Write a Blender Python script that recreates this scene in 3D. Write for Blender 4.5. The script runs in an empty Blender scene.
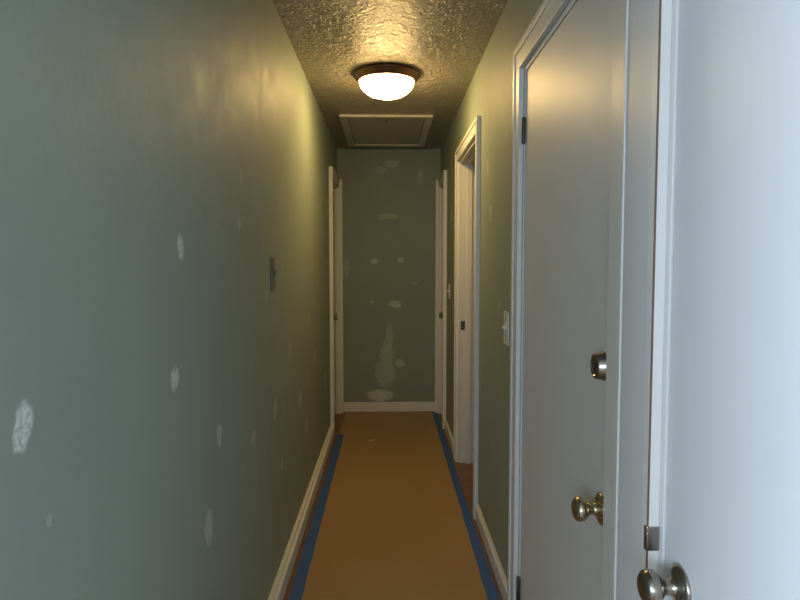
import bpy, bmesh, math, random
from mathutils import Vector, Matrix
random.seed(4)
S=bpy.context.scene
S.view_settings.view_transform='Standard'
EYE=1.373; WL=-0.465; WR=0.486; H=2.44; YE=5.57; T=0.12

# ---------------- materials ----------------
def newmat(name):
    m=bpy.data.materials.new(name); m.use_nodes=True
    nt=m.node_tree; b=nt.nodes['Principled BSDF']; return m,nt,b
def N(nt,t,**k):
    n=nt.nodes.new(t)
    for a,v in k.items(): setattr(n,a,v)
    return n
def coords(nt): return N(nt,'ShaderNodeTexCoord').outputs['Object']
def noise(nt,vec,scale,detail=3,rough=.5):
    n=N(nt,'ShaderNodeTexNoise'); n.inputs['Scale'].default_value=scale
    n.inputs['Detail'].default_value=detail; n.inputs['Roughness'].default_value=rough
    nt.links.new(vec,n.inputs['Vector']); return n.outputs['Fac']
def maprange(nt,v,a,b,c,d,smooth=False):
    n=N(nt,'ShaderNodeMapRange')
    if smooth: n.interpolation_type='SMOOTHSTEP'
    for i,x in enumerate((a,b,c,d)): n.inputs[i+1].default_value=x
    nt.links.new(v,n.inputs[0]); return n.outputs[0]
def mixc(nt,f,a,b):
    n=N(nt,'ShaderNodeMix',data_type='RGBA')
    for idx,x in ((0,f),(6,a),(7,b)):
        if isinstance(x,(tuple,float,int)): n.inputs[idx].default_value=x if not isinstance(x,tuple) else (*x,1) if len(x)==3 else x
        else: nt.links.new(x,n.inputs[idx])
    return n.outputs[2]
def math_(nt,op,a,b):
    n=N(nt,'ShaderNodeMath',operation=op)
    for i,x in enumerate((a,b)):
        if isinstance(x,(int,float)): n.inputs[i].default_value=x
        else: nt.links.new(x,n.inputs[i])
    return n.outputs[0]
def bump(nt,b,h,strength,dist):
    n=N(nt,'ShaderNodeBump'); n.inputs['Strength'].default_value=strength; n.inputs['Distance'].default_value=dist
    nt.links.new(h,n.inputs['Height']); nt.links.new(n.outputs[0],b.inputs['Normal'])

def simple(name,col,rough=.5,metal=0,var=.08,nscale=12,bstr=0.0,bscale=60):
    m,nt,b=newmat(name); c=coords(nt)
    f=noise(nt,c,nscale)
    col2=tuple(x*(1-var*2) for x in col)
    nt.links.new(mixc(nt,f,col,col2),b.inputs['Base Color'])
    b.inputs['Roughness'].default_value=rough; b.inputs['Metallic'].default_value=metal
    if bstr: bump(nt,b,noise(nt,c,bscale,2),bstr,.002)
    return m

GREEN=(0.29,0.345,0.295)
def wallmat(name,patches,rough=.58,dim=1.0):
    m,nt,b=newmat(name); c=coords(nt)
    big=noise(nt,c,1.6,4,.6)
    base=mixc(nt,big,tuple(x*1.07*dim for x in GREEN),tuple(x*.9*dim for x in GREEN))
    # distorted coords for ragged spackle edges
    nn=N(nt,'ShaderNodeTexNoise'); nn.inputs['Scale'].default_value=22; nn.inputs['Detail'].default_value=4
    nt.links.new(c,nn.inputs['Vector'])
    vm=N(nt,'ShaderNodeVectorMath',operation='MULTIPLY_ADD')
    nt.links.new(nn.outputs['Color'],vm.inputs[0]); vm.inputs[1].default_value=(.05,.05,.05)
    nt.links.new(c,vm.inputs[2])
    acc=None
    for (p,r,st) in patches:
        s=N(nt,'ShaderNodeVectorMath',operation='SUBTRACT'); nt.links.new(vm.outputs[0],s.inputs[0])
        s.inputs[1].default_value=tuple(q+.025 for q in p)
        q=N(nt,'ShaderNodeVectorMath',operation='MULTIPLY'); nt.links.new(s.outputs[0],q.inputs[0])
        q.inputs[1].default_value=tuple(0 if x==0 else 1/x for x in r)
        l=N(nt,'ShaderNodeVectorMath',operation='LENGTH'); nt.links.new(q.outputs[0],l.inputs[0])
        v=maprange(nt,l.outputs['Value'],.65,1.15,st,0,True)
        acc=v if acc is None else math_(nt,'MAXIMUM',acc,v)
    rgh=maprange(nt,noise(nt,c,9,3),.3,.7,rough-.03,rough+.05)
    if acc is not None:
        fine=maprange(nt,noise(nt,c,110,3,.75),.38,.58,.35,1)
        acc=math_(nt,'MULTIPLY',acc,fine)
        base=mixc(nt,acc,base,(.76,.78,.74))
        rgh=math_(nt,'MAXIMUM',rgh,acc)
    nt.links.new(base,b.inputs['Base Color']); nt.links.new(rgh,b.inputs['Roughness'])
    bump(nt,b,noise(nt,c,55,3),.16,.004)
    return m
def L(y,h,ry,rh,s): return ((0,y,h),(0,ry,rh),s)
def B(x,h,rx,rh,s): return ((x,0,h),(rx,0,rh),s)
left_p=[L(1.36,1.411,.022,.030,.9),L(1.31,1.124,.024,.026,.85),L(.762,1.171,.020,.033,.9),L(1.64,.906,.03,.033,.6),
 L(2.05,.775,.04,.03,.4),L(1.53,.689,.035,.05,.45),L(1.9,1.50,.02,.03,.3),L(.82,1.025,.01,.008,.35),
 L(3.15,.664,.06,.05,.4),L(2.45,.78,.04,.05,.4),L(3.79,.80,.06,.05,.35),L(4.4,.53,.08,.06,.45),L(2.83,.97,.04,.05,.3),
 L(1.94,1.65,.02,.03,.2),L(2.3,1.25,.03,.03,.25),L(3.4,.45,.06,.05,.35),L(2.6,.5,.04,.03,.35),L(3.5,1.05,.05,.05,.25)]
back_p=[B(.037,2.30,.07,.04,.35),B(-.07,2.24,.05,.035,.25),B(.297,2.18,.03,.08,.3),B(.0,1.82,.11,.03,.35),
 B(-.38,1.345,.025,.11,.25),B(-.12,1.41,.04,.03,.6),B(.12,1.42,.03,.03,.6),B(.065,1.01,.055,.035,.6),
 B(-.03,.36,.10,.14,.35),B(-.01,.52,.07,.16,.35),B(.015,.70,.035,.16,.35),B(-.07,.157,.13,.06,.75),B(.11,.46,.045,.035,.5),B(-.15,1.03,.02,.02,.35),B(.25,1.2,.03,.02,.25)]
right_p=[L(2.85,1.62,.03,.05,.4),L(2.95,1.85,.03,.05,.3),L(2.6,1.2,.03,.03,.25),L(4.6,1.75,.06,.06,.3),L(2.5,1.9,.02,.03,.25)]
M_left=wallmat('paint_sage_left',left_p); M_back=wallmat('paint_sage_back_dimmed',back_p,.6,.9); M_right=wallmat('paint_sage_right',right_p)  # back wall: same sage paint, its dimmer light put into a darker colour
M_wall=wallmat('paint_sage_plain',[])
M_trim=simple('trim_white_gloss',(.78,.78,.75),.4,0,.04,8)
M_door=simple('door_paint_grey_white',(.73,.74,.74),.46,0,.04,3,.12,40)
M_doorin=simple('door_paint_cream',(.72,.70,.62),.45,0,.04,5)
M_wood=simple('wood_floor_brown',(.24,.12,.055),.4,0,.25,7)
M_raw=simple('bare_wood_edge',(.22,.12,.07),.7,0,.2,30)
M_tape=simple('blue_painters_tape',(.035,.12,.38),.6,0,.1,40)
M_bronze=simple('oil_rubbed_bronze',(.16,.085,.05),.36,.75,.1,20)
M_brass=simple('aged_brass',(.62,.52,.36),.22,1,.1,20)
M_nickel=simple('antique_nickel',(.40,.36,.31),.25,1,.1,20)
M_hinge=simple('dark_steel',(.12,.10,.09),.4,.9,.1,20)
M_plate=simple('switch_plate_white',(.75,.75,.72),.3,0,.02,20)
M_plateg=simple('switch_plate_painted',(.17,.215,.19),.45,0,.05,20)
M_dark=simple('dark_gap',(.02,.02,.02),.8)
M_debris=simple('plaster_crumbs',(.7,.66,.55),.8)

# ceiling: knockdown texture
m,nt,b=newmat('ceiling_knockdown'); c=coords(nt)
f1=maprange(nt,noise(nt,c,26,4,.62),.44,.62,0,1,True)
f2=noise(nt,c,85,3,.6)
hgt=math_(nt,'ADD',f1,math_(nt,'MULTIPLY',f2,.45))
nt.links.new(mixc(nt,f1,(.35,.325,.26),(.43,.40,.33)),b.inputs['Base Color'])
b.inputs['Roughness'].default_value=.36
bump(nt,b,hgt,.9,.012); M_ceil=m
# kraft paper
m,nt,b=newmat('kraft_paper'); c=coords(nt)
big=noise(nt,c,2.2,4,.6); fine=noise(nt,c,160,2)
c1=mixc(nt,big,(.38,.24,.105),(.31,.193,.08))
nt.links.new(mixc(nt,maprange(nt,fine,.4,.7,0,.25),c1,(.42,.29,.15)),b.inputs['Base Color'])
b.inputs['Roughness'].default_value=.5
bump(nt,b,noise(nt,c,5,3),.35,.01); M_paper=m
# glowing frosted glass
m,nt,b=newmat('frosted_glass_lit'); c=coords(nt)
b.inputs['Base Color'].default_value=(.9,.85,.72,1)
lw=N(nt,'ShaderNodeTexNoise'); lw.inputs['Scale'].default_value=9; nt.links.new(c,lw.inputs['Vector'])
b.inputs['Roughness'].default_value=.35
nt.links.new(mixc(nt,lw.outputs['Fac'],(1,.64,.225),(1,.67,.26)),b.inputs['Emission Color'])
b.inputs['Emission Strength'].default_value=52; M_glass=m

# ---------------- mesh helpers ----------------
def obj(name,bm,mat,parent=None,smooth=False,bevel=0):
    me=bpy.data.meshes.new(name); bm.normal_update(); bm.to_mesh(me); bm.free()
    o=bpy.data.objects.new(name,me); S.collection.objects.link(o)
    me.materials.append(mat)
    if smooth:
        for p in me.polygons: p.use_smooth=True
    if bevel:
        md=o.modifiers.new('bev','BEVEL'); md.width=bevel; md.segments=2; md.limit_method='ANGLE'
    if parent: o.parent=parent
    return o
def addbox(bm,a,b):
    x0,y0,z0=[min(a[i],b[i]) for i in range(3)]; x1,y1,z1=[max(a[i],b[i]) for i in range(3)]
    v=[bm.verts.new(p) for p in ((x0,y0,z0),(x1,y0,z0),(x1,y1,z0),(x0,y1,z0),(x0,y0,z1),(x1,y0,z1),(x1,y1,z1),(x0,y1,z1))]
    for f in ((0,3,2,1),(4,5,6,7),(0,1,5,4),(1,2,6,5),(2,3,7,6),(3,0,4,7)): bm.faces.new([v[i] for i in f])
def boxes(name,lst,mat,parent=None,bevel=0):
    bm=bmesh.new()
    for a,b in lst: addbox(bm,a,b)
    return obj(name,bm,mat,parent,bevel=bevel)
def empty(name,loc=(0,0,0)):
    e=bpy.data.objects.new(name,None); S.collection.objects.link(e); e.empty_display_size=.1; return e
def lathe(name,prof,origin,axis,mat,parent=None,seg=48):
    """prof: list of (distance along axis, radius)"""
    ax=Vector(axis).normalized(); q=Vector((0,0,1)).rotation_difference(ax)
    bm=bmesh.new(); rings=[]
    for d,r in prof:
        if r<1e-6: rings.append([bm.verts.new(Vector(origin)+ax*d)])
        else: rings.append([bm.verts.new(Vector(origin)+q@Vector((r*math.cos(2*math.pi*i/seg),r*math.sin(2*math.pi*i/seg),d))) for i in range(seg)])
    for A,Bb in zip(rings,rings[1:]):
        for i in range(seg):
            j=(i+1)%seg
            if len(A)==1 and len(Bb)==1: continue
            if len(A)==1: bm.faces.new((A[0],Bb[i],Bb[j]))
            elif len(Bb)==1: bm.faces.new((A[i],Bb[0],A[j]))
            else: bm.faces.new((A[i],Bb[i],Bb[j],A[j]))
    bmesh.ops.recalc_face_normals(bm,faces=bm.faces)
    o=obj(name,bm,mat,parent,smooth=True)
    md=o.modifiers.new('es','EDGE_SPLIT'); md.split_angle=math.radians(50)
    return o

# ---------------- shell ----------------
DH=2.075      # door opening height
D1=(1.272,2.175); D2=(.27,1.045); DM=(3.24,4.10); DR=(5.03,5.47); DL=(4.86,5.47)
Y0=-3.0
def wall_with_openings(name,x0,x1,ya,yb,ops,mat):
    l=[]; y=ya
    for a,b_ in sorted(ops):
        l.append(((x0,y,0),(x1,a,H))); l.append(((x0,a,DH),(x1,b_,H))); y=b_
    l.append(((x0,y,0),(x1,yb,H)))
    return boxes(name,l,mat)
wall_with_openings('wall_right',WR,WR+T,Y0,YE,[D2,D1,DM,DR],M_right)
wall_with_openings('wall_left',WL-T,WL,.25,YE,[DL],M_left)
boxes('wall_back',[((-2.6,YE,0),(2.6,YE+T,H))],M_back)
boxes('floor',[((-3.2,Y0-.1,-.1),(2.6,YE+T,0))],M_wood)
boxes('ceiling',[((-3.2,Y0-.1,H),(2.6,YE+T,H+.1))],M_ceil)
# adjoining spaces
boxes('wall_living_side',[((-3.1,.25,0),(WL-T,.25+T,H))],M_wall)
wx0,wx1,wz0,wz1=-2.4,-.3,.75,2.15
ly0,ly1=-2.5,-.5
boxes('wall_living_left',[((-3.2,Y0,0),(-3.1,ly0,H)),((-3.2,ly1,0),(-3.1,.37,H)),((-3.2,ly0,0),(-3.1,ly1,wz0)),((-3.2,ly0,wz1),(-3.1,ly1,H))],M_wall)
boxes('wall_living_rear',[((-3.2,Y0-.1,0),(wx0,Y0,H)),((wx1,Y0-.1,0),(WR+T,Y0,H)),((wx0,Y0-.1,0),(wx1,Y0,wz0)),((wx0,Y0-.1,wz1),(wx1,Y0,H))],M_wall)
boxes('wall_room_right',[((2.5,.0,0),(2.6,YE,H)),((WR+T,2.5,0),(2.5,2.6,H)),((WR+T,-.1,0),(2.6,0,H)),((WR+T,4.75,0),(2.5,4.85,H))],M_wall)
boxes('wall_room_left',[((-2.6,.37,0),(-2.5,YE,H))],M_wall)
boxes('window_1',[((wx0,Y0-.06,wz0),(wx0+.06,Y0+.02,wz1)),((wx1-.06,Y0-.06,wz0),(wx1,Y0+.02,wz1)),((wx0+.06,Y0-.06,wz0),(wx1-.06,Y0+.03,wz0+.05)),
   ((wx0+.06,Y0-.06,wz1-.05),(wx1-.06,Y0+.02,wz1)),((-1.38,Y0-.05,wz0+.05),(-1.32,Y0+.0,wz1-.05))],M_trim,bevel=.004)
boxes('side_window_added',[((-3.16,ly0,wz0),(-3.08,ly0+.06,wz1)),((-3.16,ly1-.06,wz0),(-3.08,ly1,wz1)),((-3.16,ly0+.06,wz0),(-3.07,ly1-.06,wz0+.05)),
   ((-3.16,ly0+.06,wz1-.05),(-3.08,ly1-.06,wz1)),((-3.15,-1.53,wz0+.05),(-3.10,-1.47,wz1-.05))],M_trim,bevel=.004)  # unseen side window, added so daylight brightens door 2

# ---------------- casings ----------------
tn=[0]
def casing(side,y0,y1,w=.075,d=.02,far=True,near=True,farw=None,lip=.006,mat=None):
    """side=+1 right wall, -1 left wall"""
    tn[0]+=1
    X=WR if side>0 else WL; s=-side
    farw=farw or w
    bm=bmesh.new()
    def cs(yi,yo):   # vertical; yi inner edge, yo outer edge
        sg=1 if yo>yi else -1
        ww=abs(yo-yi)
        addbox(bm,(X,yi,0),(X+s*d*.78,yo-sg*ww*.30,DH))
        addbox(bm,(X,yo-sg*ww*.30,0),(X+s*d,yo,DH+w))
    if near: cs(y0,y0-w)
    if far: cs(y1,y1+farw)
    addbox(bm,(X,y0-w*.70,DH),(X+s*d*.78,y1+farw*.70,DH+w*.70))
    addbox(bm,(X,y0-w*.70,DH+w*.70),(X+s*d,y1+farw*.70,DH+w))
    return obj('trim_%d'%tn[0],bm,mat or M_trim,bevel=.002)
def jamb(side,y0,y1,par,t=.018,mat=None,stopx=.05):
    X=WR if side>0 else WL; s=side
    l=[((X,y0,0),(X+s*T,y0+t,DH)),((X,y1-t,0),(X+s*T,y1,DH)),((X,y0+t,DH-t),(X+s*T,y1-t,DH))]
    l+=[((X+s*stopx,y0+t,0),(X+s*(stopx+.035),y0+t+.011,DH-t)),((X+s*stopx,y1-t-.011,0),(X+s*(stopx+.035),y1-t,DH-t)),((X+s*stopx,y0+t+.011,DH-t-.011),(X+s*(stopx+.035),y1-t-.011,DH-t))]
    return boxes('jamb',l,mat or M_trim,par,bevel=.0015)
def leaf(side,y0,y1,par,inset=.003,t=.04,mat=None):
    X=WR if side>0 else WL; s=side; g=.0215
    return boxes('leaf',[((X+s*inset,y0+g,.01),(X+s*(inset+t),y1-g,DH-g))],mat or M_door,par,bevel=.002)
def knob(par,side,y,h,X,mat,sc=1.0):
    ax=(-side,0,0)
    prof=[(0,.036),(.003,.0365),(.006,.034),(.010,.025),(.013,.016),(.020,.0125),(.028,.0125),(.032,.015),(.037,.022),(.044,.0272),(.052,.0285),(.059,.0265),(.064,.0205),(.0655,.013),(.0648,.0),]
    return lathe('knob',[(a*sc,r*sc) for a,r in prof],(X,y,h),ax,mat,par)
def hinge(par,side,y,h,X):
    lathe('hinge',[(-.047,0),(-.047,.004),(-.043,.0065),(-.015,.0065),(-.0145,.0055),(-.0135,.0065),(.0135,.0065),(.0145,.0055),(.015,.0065),(.043,.0065),(.047,.004),(.047,0)],(X,y,h),(0,0,1),M_hinge,par,16)
    boxes('hinge_leaf',[((X,y-.010,h-.044),(X+side*.012,y+.012,h+.044))],M_hinge,par)

# door 1 (entry w/ deadbolt)
d1=empty('door_1'); jamb(1,*D1,d1,stopx=.046); leaf(1,*D1,d1)
FX=WR+.003
knob(d1,1,1.335,.815,FX,M_brass)
lathe('deadbolt',[(0,.033),(.004,.0335),(.006,.032),(.020,.0295),(.023,.0275),(.0235,.022),(.0215,.0205),(.0215,.0)],(FX,1.335,1.145),(-1,0,0),M_nickel,d1)
boxes('deadbolt_keyway',[((FX-.0235,1.3335,1.135),(FX-.0213,1.3365,1.155))],M_dark,d1)
for h in (1.85,.17): hinge(d1,1,D1[1]-.020,h,WR-.004)
casing(1,*D1,w=.085,d=.022)
# mullion board between the two doors, bare wood edge
boxes('trim_mullion',[((WR-.019,D2[1]+.023,0),(WR,D1[0]-.0852,H))],M_door,bevel=.002)
# door 2
d2=empty('door_2'); jamb(1,*D2,d2,stopx=.046); leaf(1,*D2,d2)
knob(d2,1,.965,.835,FX,M_nickel,1.02)
boxes('strike_plate',[((WR-.024,D2[1]-.006,.86),(WR+.001,D2[1]+.006,.905)),((WR-.026,D2[1]-.012,.868),(WR-.021,D2[1]-.0,.897))],M_nickel,d2,bevel=.002)
boxes('frame_strip',[((WR-.022,D2[1]-.004,0),(WR,D2[1]+.022,H-.001))],M_trim,d2,bevel=.002)
boxes('bare_edge',[((WR-.0226,D2[1]-.0048,.3),(WR-.0195,D2[1]-.0030,2.2))],M_raw,d2)
casing(1,D2[0],D2[1]-.005,w=.075,d=.018,far=False,farw=.004)
# middle doorway (open)
dm=empty('door_3'); jamb(1,*DM,dm,mat=M_doorin,stopx=.05)
boxes('strike',[((WR+.012,DM[1]-.020,.93),(WR+.04,DM[1]-.0175,.99))],M_hinge,dm)
# leaf swung open inside the side room, hinged on the near jamb
lf=boxes('leaf',[((0,-.04,.01),(.80,0,DH-.022))],M_doorin,dm,bevel=.002)
lf.location=(WR+T+.008,DM[0]+.02,0)
casing(1,*DM,w=.075,d=.024)
# end doors
for side,(a,b_),nm in ((1,DR,'door_4'),(-1,DL,'door_5')):
    e=empty(nm); jamb(side,a,b_,e,mat=M_doorin,stopx=.05); leaf(side,a,b_,e,inset=.012,t=.035,mat=M_doorin)
    X=(WR if side>0 else WL)+side*.012
    knob(e,side,a+.075,.945,X,M_brass,.95)
    casing(side,a,b_,w=.075,d=.03,farw=.044)
    XX=WR if side>0 else WL
    boxes('trim_corner_%s'%('right' if side>0 else 'left'),[((XX,YE-.055,0),(XX-side*.05,YE-.003,DH+.075))],M_trim,bevel=.003)

# ---------------- baseboards ----------------
def bb(name,l): boxes(name,l,M_trim,bevel=.004)
bh=.09; bt=.016
def bbl(x0,s,ya,yb,bt=bt): return [((x0,ya,0),(x0+s*bt,yb,bh*.82)),((x0,ya+.001,bh*.82),(x0+s*bt*.6,yb-.001,bh))]
bb('baseboard_left',bbl(WL,1,.25,DL[0]-.076,.034))
bb('baseboard_right',bbl(WR,-1,DM[1]+.076,DR[0]-.076)+bbl(WR,-1,D1[1]+.086,DM[0]-.076)+bbl(WR,-1,Y0,D2[0]-.076))
bb('baseboard_back',[((WL+.05,YE-bt,0),(WR-.05,YE,bh*.82)),((WL+.05,YE-bt*.6,bh*.82),(WR-.05,YE,bh))])

# ---------------- floor paper + tape ----------------
def strip(name,xa,xb,ya,yb,z,mat,jit=.004,n=60,thick=.0008):
    bm=bmesh.new(); rows=[]
    for i in range(n+1):
        y=ya+(yb-ya)*i/n
        rows.append((bm.verts.new((xa+random.uniform(-jit,jit),y,z)),bm.verts.new((xb+random.uniform(-jit,jit),y,z))))
    for r0,r1 in zip(rows,rows[1:]): bm.faces.new((r0[0],r0[1],r1[1],r1[0]))
    o=obj(name,bm,mat); md=o.modifiers.new('s','SOLIDIFY'); md.thickness=thick; md.offset=-1
    return o
strip('floor_paper',-.395,.435,.1,YE-.02,.0012,M_paper,.0015)
strip('painters_tape',-.412,-.357,.1,4.80,.0022,M_tape,.0025)
strip('painters_tape.001',.408,.455,.1,YE-.03,.0022,M_tape,.003)
bm=bmesh.new()
for (x,y,r) in ((-.13,4.62,.016),(-.10,4.66,.008),(.30,5.2,.008),(.02,3.6,.004)):
    mt=Matrix.Translation((x,y,.0012+r*.3))@Matrix.Diagonal((1,1,.35,1))
    bmesh.ops.create_icosphere(bm,subdivisions=1,radius=r,matrix=mt)
obj('plaster_crumbs',bm,M_debris)

# ---------------- ceiling light ----------------
cl=empty('ceiling_light'); LX,LY=-.006,3.42
prof=[(0,.0),(0,.176),(.006,.183),(.014,.186),(.022,.184),(.026,.178),(.030,.177),(.036,.175),(.042,.171),(.045,.166),(.050,.165),(.055,.161),(.056,.156),(.050,.153),(.040,.152)]
lathe('rim',[(d*.85,r) for d,r in prof],(LX,LY,H),(0,0,-1),M_bronze,cl,64)
R=.154; gp=[(.038+.095*math.sin(t*math.pi/2),R*math.cos(t*math.pi/2)**.85) for t in [i/16 for i in range(16)]]+[(.133,0)]
lathe('glass_bowl',gp,(LX,LY,H),(0,0,-1),M_glass,cl,64)

# ---------------- attic hatch ----------------
ah=empty('attic_hatch'); hx0,hx1,hy0,hy1=-.345,.325,4.33,5.40; w=.055
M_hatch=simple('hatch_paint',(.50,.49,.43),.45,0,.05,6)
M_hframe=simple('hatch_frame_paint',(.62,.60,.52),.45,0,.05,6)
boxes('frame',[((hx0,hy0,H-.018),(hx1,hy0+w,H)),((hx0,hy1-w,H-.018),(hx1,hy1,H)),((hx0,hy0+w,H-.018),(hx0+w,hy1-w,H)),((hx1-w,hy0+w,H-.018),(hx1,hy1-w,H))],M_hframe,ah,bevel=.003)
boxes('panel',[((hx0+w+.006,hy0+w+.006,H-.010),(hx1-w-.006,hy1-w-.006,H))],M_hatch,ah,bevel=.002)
lathe('pull',[(0,.012),(.004,.012),(.007,.008),(.012,.008),(.014,0)],((hx0+hx1)/2,hy0+w+.08,H-.010),(0,0,-1),M_brass,ah,20)

# ---------------- switches ----------------
def switch(name,side,y,h,mat,W=.072,HH=.118,two=False):
    e=empty(name); X=WR if side>0 else WL; s=-side
    boxes('plate',[((X,y-W/2,h-HH/2),(X+s*.006,y+W/2,h+HH/2))],mat,e,bevel=.0025)
    boxes('toggle_base',[((X+s*.006,y-.006,h-.013),(X+s*.008,y+.006,h+.013))],mat,e,bevel=.0008)
    o=boxes('toggle',[((0,-.004,-.006),(s*.014,.004,.006))],mat,e,bevel=.001); o.location=(X+s*.006,y,h); o.rotation_euler=(0,s*-.5,0)
    for dz in (-.032,.032): lathe('screw',[(0,.003),(.001,.003),(.0015,0)],(X+s*.006,y,h+dz),(s,0,0),M_hinge,e,12)
switch('light_switch',1,2.43,1.115,M_plate,.085,.135)
switch('light_switch.001',1,4.72,1.165,M_plate)
switch('light_switch.002',-1,2.42,1.34,M_plateg,.075,.130)

# ---------------- lights ----------------
def area(name,loc,rot,sx,sy,e,col):
    l=bpy.data.lights.new(name,'AREA'); l.shape='RECTANGLE'; l.size=sx; l.size_y=sy; l.energy=e; l.color=col
    o=bpy.data.objects.new(name,l); o.location=loc; o.rotation_euler=rot; S.collection.objects.link(o)
area('window_daylight',((wx0+wx1)/2,Y0+.06,(wz0+wz1)/2),(math.radians(90),0,0),wx1-wx0-.1,1.3,75,(.66,.81,1.0))
area('side_daylight_added',(-3.04,(ly0+ly1)/2,(wz0+wz1)/2),(math.radians(90),0,math.radians(-90)),1.9,1.3,260,(.68,.81,1.0))  # added lamp in the unseen side window, brightens the near right door
wd=bpy.data.worlds.new('w'); S.world=wd; wd.use_nodes=True
bg=wd.node_tree.nodes['Background']; bg.inputs[0].default_value=(.55,.72,1,1); bg.inputs[1].default_value=1.2

# ---------------- camera ----------------
cd=bpy.data.cameras.new('camera'); cam=bpy.data.objects.new('camera',cd); S.collection.objects.link(cam)
cd.lens=27; cd.sensor_width=36; cd.clip_start=.02
cam.location=(0,0,EYE); cam.rotation_euler=(math.radians(90-3.34),0,math.radians(-1.15))
S.camera=cam
